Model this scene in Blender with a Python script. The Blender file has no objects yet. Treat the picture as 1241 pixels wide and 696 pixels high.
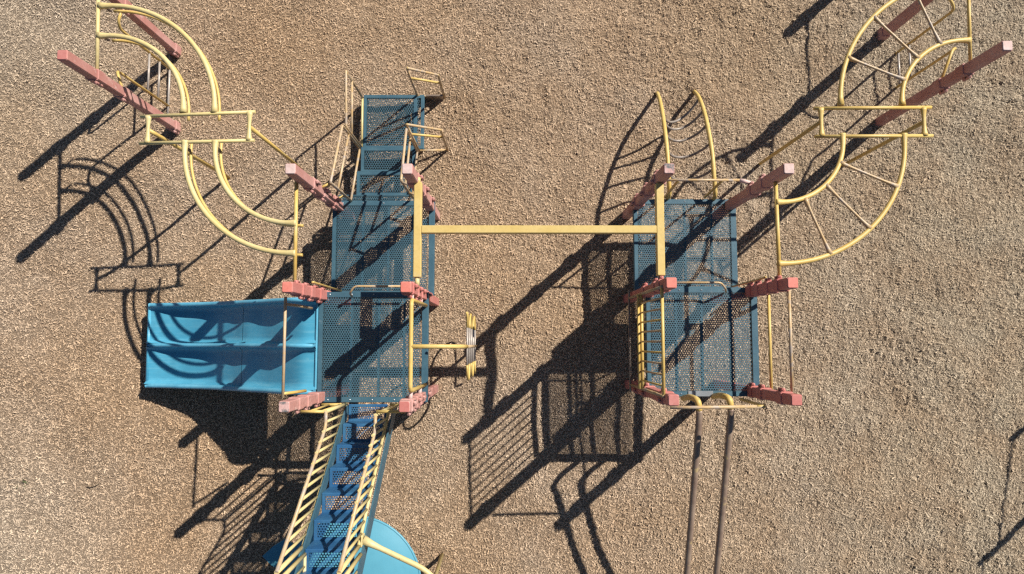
import bpy, math, random
import numpy as np
from mathutils import Matrix, Vector

S = bpy.context.scene
C = S.collection
random.seed(7)
rng = np.random.default_rng(11)

# ------------------------------------------------------------------ camera, sky, sun
cam_d = bpy.data.cameras.new('camera')
cam = bpy.data.objects.new('camera', cam_d); C.objects.link(cam)
cam_d.sensor_width = 36.0
cam_d.lens = 23.845
cam_d.clip_start = 0.1
cam_d.clip_end = 500
pitch = math.atan2(0.0802439, 0.9967753)           # drone camera, a few degrees off straight down
cam.location = (0, 0, 9.6)
cam.rotation_euler = (pitch, -0.0015, 0)
S.camera = cam

SUN_DIR = Vector((-0.858, -0.741, -1.0)).normalized()       # the way the light travels
elev = math.asin(-SUN_DIR.z)
w = bpy.data.worlds.new('World'); S.world = w; w.use_nodes = True
wn = w.node_tree
sky = wn.nodes.new('ShaderNodeTexSky'); sky.sky_type = 'NISHITA'; sky.sun_disc = False
sky.sun_elevation = elev; sky.altitude = 900; sky.air_density = 0.8; sky.dust_density = 0.4
sky.sun_rotation = math.atan2(-SUN_DIR.x, -SUN_DIR.y)
bg = wn.nodes['Background']; bg.inputs['Strength'].default_value = 0.05
wn.links.new(sky.outputs[0], bg.inputs['Color'])
sl = bpy.data.lights.new('sun', 'SUN'); sl.energy = 5.0; sl.angle = math.radians(0.5); sl.color = (1.0, 0.95, 0.87)
so = bpy.data.objects.new('sun', sl); C.objects.link(so); so.location = (8, 7, 12)
so.rotation_euler = SUN_DIR.to_track_quat('-Z', 'Y').to_euler()
S.view_settings.view_transform = 'Standard'; S.view_settings.look = 'None'
S.view_settings.exposure = 0.65; S.view_settings.gamma = 1.0
S.render.engine = 'CYCLES'; S.cycles.filter_width = 1.4; S.cycles.use_denoising = False

# ------------------------------------------------------------------ materials
def nodes(name):
    m = bpy.data.materials.new(name); m.use_nodes = True
    return m, m.node_tree, m.node_tree.nodes['Principled BSDF']

def mix(nt, fac, a, b):
    n = nt.nodes.new('ShaderNodeMix'); n.data_type = 'RGBA'
    for sock, v in ((n.inputs[0], fac), (n.inputs[6], a), (n.inputs[7], b)):
        if hasattr(v, 'is_output'): nt.links.new(v, sock)
        elif isinstance(v, tuple): sock.default_value = (*v, 1)
        else: sock.default_value = v
    return n.outputs[2]

def noise(nt, scale, detail=4, rough=0.6, lo=0.35, hi=0.65, stretch=None):
    tc = nt.nodes.new('ShaderNodeTexCoord'); src = tc.outputs['Object']
    if stretch:
        mp = nt.nodes.new('ShaderNodeMapping'); mp.inputs['Scale'].default_value = stretch
        nt.links.new(src, mp.inputs['Vector']); src = mp.outputs[0]
    n = nt.nodes.new('ShaderNodeTexNoise'); n.inputs['Scale'].default_value = scale
    n.inputs['Detail'].default_value = detail; n.inputs['Roughness'].default_value = rough
    nt.links.new(src, n.inputs['Vector'])
    r = nt.nodes.new('ShaderNodeMapRange'); r.inputs[1].default_value = lo; r.inputs[2].default_value = hi
    nt.links.new(n.outputs['Fac'], r.inputs[0])
    return r.outputs[0]

def paint(name, a, b, wear=None, wear_amt=(0.66, 0.72), rough=0.45, scale=3.0, bump=0.1, metal=0.0, fine=(0.5, 30), rust=None, streak=None):
    m, nt, bs = nodes(name)
    c = mix(nt, noise(nt, scale), a, b)
    d = tuple(v * 0.72 for v in a)
    f = nt.nodes.new('ShaderNodeMath'); f.operation = 'MULTIPLY'; f.inputs[1].default_value = fine[0]
    nt.links.new(noise(nt, fine[1], 5, 0.7, 0.45, 0.75), f.inputs[0])
    c = mix(nt, f.outputs[0], c, d)
    if wear: c = mix(nt, noise(nt, 9, 6, 0.7, *wear_amt), c, wear)
    if rust: c = mix(nt, noise(nt, 16, 6, 0.75, 0.665, 0.70), c, rust)
    if streak:                                       # faded, scratched track worn along the length
        f2 = nt.nodes.new('ShaderNodeMath'); f2.operation = 'MULTIPLY'; f2.inputs[1].default_value = 0.8
        nt.links.new(noise(nt, 5, 5, 0.7, 0.48, 0.75, (0.35, 4.5, 1.0)), f2.inputs[0]); c = mix(nt, f2.outputs[0], c, streak)
        f3 = nt.nodes.new('ShaderNodeMath'); f3.operation = 'MULTIPLY'; f3.inputs[1].default_value = 0.5
        nt.links.new(noise(nt, 3.2, 5, 0.65, 0.52, 0.72), f3.inputs[0]); c = mix(nt, f3.outputs[0], c, tuple(v * 0.72 + 0.012 for v in a))
    nt.links.new(c, bs.inputs['Base Color'])
    bs.inputs['Roughness'].default_value = rough; bs.inputs['Metallic'].default_value = metal
    bs.inputs['Specular IOR Level'].default_value = 0.35
    bp = nt.nodes.new('ShaderNodeBump'); bp.inputs['Strength'].default_value = bump; bp.inputs['Distance'].default_value = 0.004
    nt.links.new(noise(nt, 60, 3, 0.6, 0.3, 0.7), bp.inputs['Height']); nt.links.new(bp.outputs[0], bs.inputs['Normal'])
    return m

RUST = (0.20, 0.11, 0.055)
YEL = paint('yellow_paint', (0.535, 0.355, 0.095), (0.565, 0.415, 0.15), (0.38, 0.30, 0.20), (0.64, 0.72), rust=RUST)
PALE = paint('pale_yellow_paint', (0.54, 0.425, 0.18), (0.57, 0.475, 0.24), (0.38, 0.30, 0.17), (0.65, 0.73), scale=2.2, rust=RUST)
BEAMY = paint('beam_yellow_paint', (0.53, 0.38, 0.125), (0.56, 0.42, 0.165), (0.46, 0.36, 0.19), (0.62, 0.74), rust=(0.34, 0.24, 0.12))
WORN = paint('worn_yellow_paint', (0.44, 0.285, 0.125), (0.45, 0.345, 0.22), (0.34, 0.28, 0.23), (0.5, 0.62), rough=0.4, scale=6, rust=RUST)
POLES = paint('brown_worn_steel', (0.20, 0.135, 0.10), (0.30, 0.22, 0.16), (0.42, 0.31, 0.15), (0.58, 0.68), rough=0.4, metal=0.15, scale=5)
RUNGS = paint('dull_rung_steel', (0.20, 0.165, 0.145), (0.29, 0.25, 0.21), (0.33, 0.25, 0.13), (0.6, 0.7), rough=0.5, metal=0.2, scale=8)
STEEL = paint('worn_steel', (0.30, 0.26, 0.23), (0.42, 0.37, 0.32), (0.22, 0.18, 0.16), (0.6, 0.7), rough=0.42, metal=0.25, scale=8)
DARKSTEEL = paint('dark_brown_steel', (0.22, 0.165, 0.13), (0.32, 0.25, 0.19), (0.36, 0.28, 0.15), (0.62, 0.68), rough=0.35, metal=0.3, scale=8)
CORAL = paint('bleached_pink_paint', (0.39, 0.172, 0.145), (0.48, 0.27, 0.238), (0.54, 0.38, 0.335), (0.58, 0.74), rough=0.65, scale=2.5)
CORALHOT = paint('coral_paint', (0.56, 0.15, 0.11), (0.58, 0.20, 0.155), None, rough=0.5, scale=4)
CORALMID = paint('pink_coral_paint', (0.43, 0.14, 0.118), (0.465, 0.19, 0.165), (0.50, 0.30, 0.27), (0.62, 0.76), rough=0.6, scale=3)
CAPFADE = paint('bleached_cap_paint', (0.52, 0.36, 0.32), (0.58, 0.45, 0.42), (0.36, 0.28, 0.25), (0.68, 0.74), rough=0.7, scale=14)
CAPSTAIN = paint('stained_cap_paint', (0.48, 0.28, 0.25), (0.52, 0.35, 0.32), (0.12, 0.12, 0.12), (0.50, 0.58), rough=0.7, scale=14)
BLUE = paint('blue_deck_coating', (0.033, 0.085, 0.120), (0.050, 0.112, 0.146), (0.13, 0.17, 0.19), (0.62, 0.76), rough=0.5, scale=4, bump=0.2)
BLUE2 = paint('stair_blue_coating', (0.020, 0.085, 0.20), (0.038, 0.125, 0.225), (0.11, 0.18, 0.24), (0.70, 0.8), rough=0.4, scale=4, bump=0.2)
SLIDE = paint('light_blue_plastic', (0.055, 0.27, 0.405), (0.07, 0.305, 0.44), (0.12, 0.33, 0.43), (0.62, 0.80), rough=0.36, scale=2.2, bump=0.05, fine=(0.25, 14), streak=(0.13, 0.36, 0.47))
SLIDE_EDGE = paint('light_blue_rim_plastic', (0.08, 0.31, 0.45), (0.12, 0.36, 0.49), (0.34, 0.46, 0.52), (0.66, 0.74), rough=0.38, scale=5, bump=0.05)  # blue lightened as a painted edge highlight; pale flecks are scuffs
DOME = paint('sky_blue_plastic', (0.068, 0.25, 0.335), (0.085, 0.275, 0.36), (0.16, 0.33, 0.40), (0.66, 0.80), rough=0.42, scale=1.6, bump=0.05, fine=(0.2, 10))
GREY = paint('galvanised_plate', (0.24, 0.26, 0.28), (0.32, 0.34, 0.35), (0.18, 0.16, 0.16), rough=0.4, metal=0.4)
BOLT = paint('dark_bolt', (0.06, 0.045, 0.045), (0.11, 0.085, 0.08), rough=0.5, metal=0.5)

def ground_col(nt, dark):
    """browns and greys of the wood fibre, shared by the sheet and the loose chips"""
    big = noise(nt, 0.33, 3, 0.55, 0.36, 0.62)
    med = noise(nt, 1.6, 4, 0.6, 0.38, 0.66)
    geo = nt.nodes.new('ShaderNodeNewGeometry'); sep = nt.nodes.new('ShaderNodeSeparateXYZ')
    nt.links.new(geo.outputs['Position'], sep.inputs[0])
    rx = nt.nodes.new('ShaderNodeMapRange'); rx.inputs[1].default_value = 1.5; rx.inputs[2].default_value = 6.5
    nt.links.new(sep.outputs[0], rx.inputs[0])
    c = mix(nt, big, (0.455 * dark, 0.315 * dark, 0.195 * dark), (0.455 * dark, 0.345 * dark, 0.245 * dark))
    f1 = nt.nodes.new('ShaderNodeMath'); f1.operation = 'MULTIPLY'; f1.inputs[1].default_value = 0.75
    nt.links.new(rx.outputs[0], f1.inputs[0])
    c = mix(nt, f1.outputs[0], c, (0.415 * dark, 0.355 * dark, 0.26 * dark))     # older greyer fibre on the far side
    f2 = nt.nodes.new('ShaderNodeMath'); f2.operation = 'MULTIPLY'; f2.inputs[1].default_value = 0.5
    nt.links.new(med, f2.inputs[0])
    c = mix(nt, f2.outputs[0], c, (0.36 * dark, 0.245 * dark, 0.15 * dark))
    # weathered grey patch in the near left corner
    v = nt.nodes.new('ShaderNodeVectorMath'); v.operation = 'DISTANCE'; v.inputs[1].default_value = (-7.4, -3.0, 0)
    nt.links.new(geo.outputs['Position'], v.inputs[0])
    rr = nt.nodes.new('ShaderNodeMapRange'); rr.inputs[1].default_value = 2.4; rr.inputs[2].default_value = 0.5; rr.inputs[4].default_value = 0.6
    nt.links.new(v.outputs['Value'], rr.inputs[0])
    v2 = nt.nodes.new('ShaderNodeVectorMath'); v2.operation = 'DISTANCE'; v2.inputs[1].default_value = (-7.5, 4.6, 0)
    nt.links.new(geo.outputs['Position'], v2.inputs[0])
    r2 = nt.nodes.new('ShaderNodeMapRange'); r2.inputs[1].default_value = 3.2; r2.inputs[2].default_value = 0.5; r2.inputs[4].default_value = 0.55
    nt.links.new(v2.outputs['Value'], r2.inputs[0])
    c = mix(nt, rr.outputs[0], c, (0.52 * dark, 0.435 * dark, 0.335 * dark))
    c = mix(nt, r2.outputs[0], c, (0.44 * dark, 0.37 * dark, 0.28 * dark))
    return c

def make_ground_mat():
    m, nt, bs = nodes('wood_fibre_ground')
    c = ground_col(nt, 0.78)  # sheet toned darker, painting shade into the gaps between chips
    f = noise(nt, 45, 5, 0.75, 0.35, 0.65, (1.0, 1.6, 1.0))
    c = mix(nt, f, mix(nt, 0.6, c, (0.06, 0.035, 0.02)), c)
    nt.links.new(c, bs.inputs['Base Color']); bs.inputs['Roughness'].default_value = 0.95
    bs.inputs['Specular IOR Level'].default_value = 0.1
    bp = nt.nodes.new('ShaderNodeBump'); bp.inputs['Strength'].default_value = 0.8; bp.inputs['Distance'].default_value = 0.02
    nt.links.new(noise(nt, 70, 5, 0.7, 0.25, 0.75), bp.inputs['Height']); nt.links.new(bp.outputs[0], bs.inputs['Normal'])
    return m

def make_chip_mat():
    m, nt, bs = nodes('wood_chip')
    at = nt.nodes.new('ShaderNodeAttribute'); at.attribute_name = 'tone'
    c = ground_col(nt, 1.32)
    r = nt.nodes.new('ShaderNodeMapRange'); r.inputs[1].default_value = 0.0; r.inputs[2].default_value = 0.55
    r.inputs[3].default_value = 0.28; r.inputs[4].default_value = 0.0
    nt.links.new(at.outputs['Fac'], r.inputs[0])
    c = mix(nt, r.outputs[0], c, (0.10, 0.06, 0.04))
    r = nt.nodes.new('ShaderNodeMapRange'); r.inputs[1].default_value = 0.6; r.inputs[2].default_value = 1.0
    r.inputs[3].default_value = 0.0; r.inputs[4].default_value = 0.22
    nt.links.new(at.outputs['Fac'], r.inputs[0])
    c = mix(nt, r.outputs[0], c, (0.70, 0.60, 0.47))
    nt.links.new(c, bs.inputs['Base Color']); bs.inputs['Roughness'].default_value = 0.85
    bs.inputs['Specular IOR Level'].default_value = 0.15
    return m
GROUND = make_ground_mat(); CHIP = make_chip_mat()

# ------------------------------------------------------------------ mesh helpers
class MB:
    def __init__(s): s.v = []; s.f = []; s.n = 0
    def add(s, V, F):
        s.v.extend([tuple(map(float, p)) for p in V]); s.f.extend([tuple(i + s.n for i in q) for q in F]); s.n += len(V); return s
    def prism(s, cx, cy, z0, z1, hx, hy, ch=0.008, top=None):
        """upright box with chamfered upright edges and a chamfered top"""
        top = ch if top is None else top
        def ring(hx, hy, z, c): return [(cx + a, cy + b, z) for a, b in ((hx - c, -hy), (hx, -hy + c), (hx, hy - c), (hx - c, hy), (-hx + c, hy), (-hx, hy - c), (-hx, -hy + c), (-hx + c, -hy))]
        R = [ring(hx, hy, z0, ch), ring(hx, hy, z1 - top, ch), ring(hx - top, hy - top, z1, ch)]
        V = R[0] + R[1] + R[2]; F = []
        for k in (0, 1):
            for i in range(8): j = (i + 1) % 8; F.append((k * 8 + i, k * 8 + j, k * 8 + 8 + j, k * 8 + 8 + i))
        F.append(tuple(range(16, 24))); F.append(tuple(range(7, -1, -1)))
        return s.add(V, F)
    def box(s, x0, x1, y0, y1, z0, z1, ch=0.0):
        if ch: return s.prism((x0 + x1) / 2, (y0 + y1) / 2, z0, z1, (x1 - x0) / 2, (y1 - y0) / 2, ch)
        V = [(x, y, z) for z in (z0, z1) for y in (y0, y1) for x in (x0, x1)]
        return s.add(V, [(0, 2, 3, 1), (4, 5, 7, 6), (0, 1, 5, 4), (1, 3, 7, 5), (3, 2, 6, 7), (2, 0, 4, 6)])
    def tube(s, pts, r, n=10, closed=False, rr=None, up=None, flat=1.0):
        """round bar along pts; rr gives a radius for each point, flat squeezes it along the second axis"""
        P = [Vector(p) for p in pts]; N = len(P); T = []
        for i in range(N):
            a = P[(i - 1) % N] if (closed or i) else P[0]; b = P[(i + 1) % N] if (closed or i < N - 1) else P[-1]
            T.append((b - a).normalized())
        u = Vector(up) if up else (Vector((0, 0, 1)) if abs(T[0].z) < 0.9 else Vector((1, 0, 0)))
        V = []; F = []
        for i in range(N):
            u = (u - T[i] * u.dot(T[i])).normalized(); v = T[i].cross(u)
            ri = rr[i] if rr else r
            for k in range(n):
                a = 2 * math.pi * k / n
                V.append(P[i] + u * (math.cos(a) * (r if rr and flat == 0 else ri * flat)) + v * (math.sin(a) * ri))
        for i in range(N if closed else N - 1):
            j = (i + 1) % N
            for k in range(n): l = (k + 1) % n; F.append((i * n + k, i * n + l, j * n + l, j * n + k))
        if not closed: F.append(tuple(range(n - 1, -1, -1))); F.append(tuple(range((N - 1) * n, N * n)))
        return s.add(V, F)
    def ball(s, c, r, n=8):
        V = [(c[0], c[1], c[2] + r)]; F = []
        for i in range(1, n // 2):
            t = math.pi * i / (n // 2)
            for k in range(n): a = 2 * math.pi * k / n; V.append((c[0] + r * math.sin(t) * math.cos(a), c[1] + r * math.sin(t) * math.sin(a), c[2] + r * math.cos(t)))
        V.append((c[0], c[1], c[2] - r)); L = len(V) - 1
        for k in range(n): F.append((0, 1 + k, 1 + (k + 1) % n))
        for i in range(n // 2 - 2):
            for k in range(n): a = 1 + i * n + k; b = 1 + i * n + (k + 1) % n; F.append((a, a + n, b + n, b))
        q = 1 + (n // 2 - 2) * n
        for k in range(n): F.append((q + k, L, q + (k + 1) % n))
        return s.add(V, F)
    def perf(s, x0, x1, y0, y1, z, pitch=0.0295, hole=0.64, thick=0.004, zfun=None):
        """sheet punched with rows of six-sided holes"""
        R = pitch / math.sqrt(3); ry = 1.5 * R
        nx = int((x1 - x0) / pitch); ny = int((y1 - y0 - 0.5 * R) / ry)
        ox = (x1 - x0 - (nx - 0.5) * pitch) / 2 + x0; oy = (y1 - y0 - (ny - 1) * ry) / 2 + y0
        seen = {}
        A = [(math.sin(math.pi * k / 3), math.cos(math.pi * k / 3)) for k in range(6)]
        for j in range(ny):
            for i in range(nx - (j & 1)):
                cx = ox + i * pitch + (pitch / 2 if j & 1 else 0); cy = oy + j * ry
                V = [(cx + R * a, cy + R * b, z) for a, b in A] + [(cx + R * hole * a, cy + R * hole * b, z) for a, b in A] + [(cx + R * hole * a, cy + R * hole * b, z - thick) for a, b in A]
                F = []
                for k in range(6):
                    l = (k + 1) % 6; F.append((k, 6 + k, 6 + l, l)); F.append((6 + k, 12 + k, 12 + l, 6 + l))
                ids = []
                for q in V:
                    key = (round(q[0], 4), round(q[1], 4), round(q[2], 4))
                    if key not in seen: seen[key] = s.n; s.v.append(q); s.n += 1
                    ids.append(seen[key])
                s.f.extend([tuple(ids[q] for q in f) for f in F])
        return s
    def frame(s, x0, x1, y0, y1, z0, z1, wx0, wx1, wy):
        """one rectangular channel with an open middle"""
        o = [(x0, y0), (x1, y0), (x1, y1), (x0, y1)]; i = [(x0 + wx0, y0 + wy), (x1 - wx1, y0 + wy), (x1 - wx1, y1 - wy), (x0 + wx0, y1 - wy)]
        c = 0.005; oc = [(x0 + c, y0 + c), (x1 - c, y0 + c), (x1 - c, y1 - c), (x0 + c, y1 - c)]
        V = [(x, y, z0) for x, y in o] + [(x, y, z1 - c) for x, y in o] + [(x, y, z1) for x, y in oc] + [(x, y, z1) for x, y in i] + [(x, y, z0) for x, y in i]
        F = []
        for a in range(5):
            for k in range(4): l = (k + 1) % 4; b = (a + 1) % 5; F.append((a * 4 + k, a * 4 + l, b * 4 + l, b * 4 + k))
        return s.add(V, F)
    def build(s, name, mat, parent=None, smooth=False):
        root = parent
        while root is not None and root.parent is not None: root = root.parent
        o = Vector(root.location) if root is not None else Vector((0, 0, 0))
        me = bpy.data.meshes.new(name)
        me.from_pydata([(x - o.x, y - o.y, z - o.z) for x, y, z in s.v], [], s.f); me.update()
        if smooth: me.polygons.foreach_set('use_smooth', [len(p.vertices) == 4 for p in me.polygons])
        me.materials.append(mat)
        ob = bpy.data.objects.new(name, me); C.objects.link(ob)
        if parent is not None: ob.parent = parent
        return ob

def thing(name, label, cat, loc, group=None):
    o = bpy.data.objects.new(name, None); C.objects.link(o); o.location = loc; o.empty_display_size = 0.2
    o['label'] = label; o['category'] = cat
    if group: o['group'] = group
    return o
def bar(name, pts, r, mat, parent, n=10, **k): return MB().tube(pts, r, n, **k).build(name, mat, parent, True)
def arc(cx, cy, z, r, a0, a1, n=22): return [(cx + r * math.cos(math.radians(a0 + (a1 - a0) * i / n)), cy + r * math.sin(math.radians(a0 + (a1 - a0) * i / n)), z) for i in range(n + 1)]
def spline(P, n=6):
    P = [Vector(p) for p in P]; Q = [P[0] * 2 - P[1]] + P + [P[-1] * 2 - P[-2]]; out = []
    for i in range(1, len(Q) - 2):
        a, b, c, d = Q[i - 1:i + 3]
        for k in range(n):
            t = k / n; out.append(0.5 * ((2 * b) + (c - a) * t + (2 * a - 5 * b + 4 * c - d) * t * t + (3 * b - a - 3 * c + d) * t ** 3))
    out.append(P[-1]); return out
def rounded(P, rad, n=5):
    """polyline with its corners rounded off"""
    P = [Vector(p) for p in P]; out = [P[0]]
    for i in range(1, len(P) - 1):
        a = (P[i - 1] - P[i]); b = (P[i + 1] - P[i]); q = min(rad, a.length * 0.45, b.length * 0.45)
        p0 = P[i] + a.normalized() * q; p1 = P[i] + b.normalized() * q
        for k in range(n + 1): t = k / n; out.append(p0 * (1 - t) ** 2 + P[i] * 2 * t * (1 - t) + p1 * t * t)
    out.append(P[-1]); return out

# ------------------------------------------------------------------ ground
GX0, GX1, GY0, GY1 = -8.2, 8.2, -3.9, 5.7
def churn(x, y):
    """how kicked-up the fibre is: raked flat on the near left, cloddy on the far right"""
    t = np.clip((x + 0.55 * y + 3.0) / 7.0, 0, 1); t = t * t * (3 - 2 * t)
    return (0.35 + 0.65 * t) * (0.8 + 0.35 * np.sin(0.9 * x + 1.3 * y) * np.sin(1.7 * x - 0.8 * y + 1))
def hump0(x, y):
    """lumps raked through the fibre"""
    z = np.zeros_like(x); g = np.random.default_rng(5)
    rough_ = churn(x, y)
    for lam, amp, m in ((2.6, 0.020, 10), (1.1, 0.008, 14), (0.5, 0.0045, 20), (0.24, 0.0050, 22), (0.13, 0.0042, 26), (0.075, 0.0026, 26)):
        for _ in range(m):
            a = g.uniform(0, 2 * math.pi); k = 2 * math.pi / (lam * g.uniform(0.7, 1.4)); p = g.uniform(0, 6.28)
            z += (amp if lam > 0.6 else amp * rough_) * math.sqrt(2 / m) * np.sin(k * (x * math.cos(a) + y * math.sin(a)) + p)
    # hollows trodden out at the slide's foot and beside the transfer step
    z += -0.05 * np.exp(-(((x + 5.3) / 0.45) ** 2 + (y / 0.6) ** 2)) - 0.03 * np.exp(-(((x + 1.0) / 0.3) ** 2 + ((y - 3.2) / 0.5) ** 2))
    for hx, hy, hr, hd in ((2.40, 3.30, 0.28, 0.055), (-4.85, 3.65, 0.26, 0.045), (5.55, 3.95, 0.26, 0.045), (-0.49, -0.06, 0.22, 0.035), (-1.0, 3.3, 0.3, 0.03)):
        z += -hd * np.exp(-(((x - hx) / hr) ** 2 + ((y - hy) / hr) ** 2)) + 0.35 * hd * np.exp(-((np.hypot(x - hx, y - hy) - 2.0 * hr) / (0.5 * hr)) ** 2)
    return z
DX = 0.0125
RX_, RY_ = np.arange(GX0 - 0.1, GX1 + 0.1, DX), np.arange(GY0 - 0.1, GY1 + 0.1, DX)
HG = hump0(*np.meshgrid(RX_, RY_))
gp_ = np.random.default_rng(21)
for _ in range(2200):                                # scuffs and footprints: small dents with a pushed-up lip
    cx, cy, a = gp_.uniform(GX0, GX1), gp_.uniform(GY0, GY1), gp_.uniform(0, math.pi)
    l, w_, d = gp_.uniform(0.025, 0.085), gp_.uniform(0.014, 0.034), gp_.uniform(0.008, 0.032)
    i0, j0 = int((cx - RX_[0]) / DX), int((cy - RY_[0]) / DX); n_ = 22
    sl_ = (slice(max(0, j0 - n_), j0 + n_), slice(max(0, i0 - n_), i0 + n_))
    xx, yy = np.meshgrid(RX_[sl_[1]] - cx, RY_[sl_[0]] - cy)
    u, v = xx * math.cos(a) + yy * math.sin(a), -xx * math.sin(a) + yy * math.cos(a)
    d *= float(churn(np.array(cx), np.array(cy)))
    HG[sl_] += -d * np.exp(-(u / l) ** 2 - (v / w_) ** 2) + 0.55 * d * np.exp(-(u / l) ** 2 - ((v - 1.7 * w_) / w_) ** 2)
def hump(x, y):
    fx = np.clip((x - RX_[0]) / DX, 0, len(RX_) - 1.001); fy = np.clip((y - RY_[0]) / DX, 0, len(RY_) - 1.001)
    i, j = fx.astype(int), fy.astype(int); u, v = fx - i, fy - j
    return (HG[j, i] * (1 - u) + HG[j, i + 1] * u) * (1 - v) + (HG[j + 1, i] * (1 - u) + HG[j + 1, i + 1] * u) * v
def ground():
    far = [-60, -35, -20, -13, -10, -8.6]
    xs = np.array(far + list(np.arange(GX0, GX1 + 0.01, 0.018)) + [-v for v in far[::-1]])
    ys = np.array([-60, -35, -20, -12, -8, -5, -4.2] + list(np.arange(GY0, GY1 + 0.01, 0.018)) + [6, 7, 10, 14, 22, 36, 60])
    X, Y = np.meshgrid(xs, ys); Z = hump(X, Y)
    n, m = len(xs), len(ys)
    V = np.stack([X.ravel(), Y.ravel(), Z.ravel()], 1).astype(np.float32)
    i = np.arange(n - 1)[None, :] + n * np.arange(m - 1)[:, None]; i = i.ravel()
    F = np.stack([i, i + 1, i + n + 1, i + n], 1)
    return V, F
def np_mesh(name, V, F, mat, smooth=False):
    me = bpy.data.meshes.new(name); k = F.shape[1]
    me.vertices.add(len(V)); me.vertices.foreach_set('co', V.astype(np.float32).ravel())
    me.loops.add(F.size); me.loops.foreach_set('vertex_index', F.astype(np.int32).ravel())
    me.polygons.add(len(F)); me.polygons.foreach_set('loop_start', (np.arange(len(F)) * k).astype(np.int32))
    me.polygons.foreach_set('loop_total', np.full(len(F), k, np.int32))
    me.polygons.foreach_set('use_smooth', np.full(len(F), smooth))
    me.update(calc_edges=True); me.materials.append(mat)
    o = bpy.data.objects.new(name, me); C.objects.link(o); return o
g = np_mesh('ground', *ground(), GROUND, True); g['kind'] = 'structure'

def chips(n):
    x = rng.uniform(GX0 + 0.1, GX1 - 0.1, n); y = rng.uniform(GY0 + 0.1, GY1 - 0.1, n)
    L = np.clip(rng.lognormal(-3.95, 0.48, n), 0.010, 0.08) / 2; W = np.clip(rng.lognormal(-4.8, 0.35, n), 0.0045, 0.02) / 2
    yaw = rng.uniform(0, 2 * math.pi, n); tilt = rng.normal(0, 0.32, n); roll = rng.normal(0, 0.48, n)
    d = np.stack([np.cos(yaw) * np.cos(tilt), np.sin(yaw) * np.cos(tilt), np.sin(tilt)], 1)
    s = np.stack([-np.sin(yaw), np.cos(yaw), np.zeros(n)], 1); u = np.cross(d, s)
    s = s * np.cos(roll)[:, None] + u * np.sin(roll)[:, None]
    c = np.stack([x, y, hump(x, y) + 0.004 + np.abs(np.sin(tilt)) * L * 0.8 + rng.uniform(0, 0.010, n)], 1)
    t0 = rng.uniform(0.3, 1.0, n)[:, None]; t1 = rng.uniform(0.3, 1.0, n)[:, None]
    dl = d * L[:, None]; sw = s * W[:, None]
    V = np.stack([c - dl - sw * t0, c - dl * rng.uniform(0.8, 1, n)[:, None] + sw * t0, c + dl + sw * t1, c + dl * rng.uniform(0.8, 1, n)[:, None] - sw * t1], 1).reshape(-1, 3)
    o = np_mesh('wood_chips', V, np.arange(4 * n).reshape(n, 4), CHIP)
    a = o.data.attributes.new('tone', 'FLOAT', 'FACE'); a.data.foreach_set('value', rng.beta(1.3, 1.3, n).astype(np.float32))
    o['kind'] = 'stuff'
chips(680000)

# ------------------------------------------------------------------ shared pieces
def ear(mb, x, y, z, dx, dy):
    """bolted lug that sticks out of a clamp at one side"""
    mb.prism(x + dx / 2, y + dy / 2, z - 0.06, z + 0.06, abs(dx) / 2, abs(dy) / 2, 0.010, 0.012)
def post(parent, x, y, h, clamps, ears=((1, 0), (-1, 0)), mat=CORAL, cap=CAPFADE, label=None):
    p = MB().prism(x, y, -0.05, h, 0.0565, 0.0565, 0.010, 0.006).build('post', mat, parent)
    if label: p['label'] = label
    MB().prism(x, y, h + 0.0005, h + 0.007, 0.0515, 0.0515, 0.009, 0.003).build('post_cap', cap, p)
    for z in clamps:
        mb = MB().prism(x, y, z - 0.07, z + 0.07, 0.068, 0.068, 0.014, 0.006)
        for ax, ay in ears:
            if ax: ear(mb, x + ax * 0.058, y - 0.020 + 0.025 * ax, z, ax * 0.046, 0.040)
            else: ear(mb, x - 0.020 - 0.025 * ay, y + ay * 0.058, z, 0.040, ay * 0.046)
        mb.build('clamp', mat, p)
        b = MB()
        for ax, ay in ears:
            if ax: b.tube([(x + ax * 0.084, y - 0.026 + 0.025 * ax, z), (x + ax * 0.084, y + 0.026 + 0.025 * ax, z)], 0.011, 6)
            else: b.tube([(x - 0.026 - 0.025 * ay, y + ay * 0.084, z), (x + 0.026 - 0.025 * ay, y + ay * 0.084, z)], 0.011, 6)
        b.build('bolts', BOLT, p)['kind'] = 'stuff'
    return p
def deck(parent, x0, x1, y0, y1, z, label, joists=(0.3, 0.55, 0.78)):
    e = 0.062
    d = MB().frame(x0, x1, y0, y1, z - 0.078, z, e * 0.85, e * 1.2, e)
    dk = d.build('deck', BLUE, parent); dk['label'] = label
    MB().perf(x0 + e * 0.8, x1 - e * 1.1, y0 + e * 0.9, y1 - e * 0.9, z - 0.005).build('perforated_sheet', BLUE, dk)
    for t in joists:
        x = x0 + (x1 - x0) * t
        MB().box(x - 0.011, x + 0.011, y0 + e, y1 - e, z - 0.07, z - 0.0105).build('joist', BLUE, dk)
    b = MB()
    for k in range(5):
        for yy in (y0 + e / 2, y1 - e / 2): b.ball((x0 + (x1 - x0) * (k + 0.5) / 5, yy, z - 0.002), 0.011, 6)
    b.build('rivets', GREY, dk)['kind'] = 'stuff'
    return dk
def collar(mb, p, q, r):                              # short fatter sleeve at a bar's end
    mb.tube([p, q], r, 8)

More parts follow.
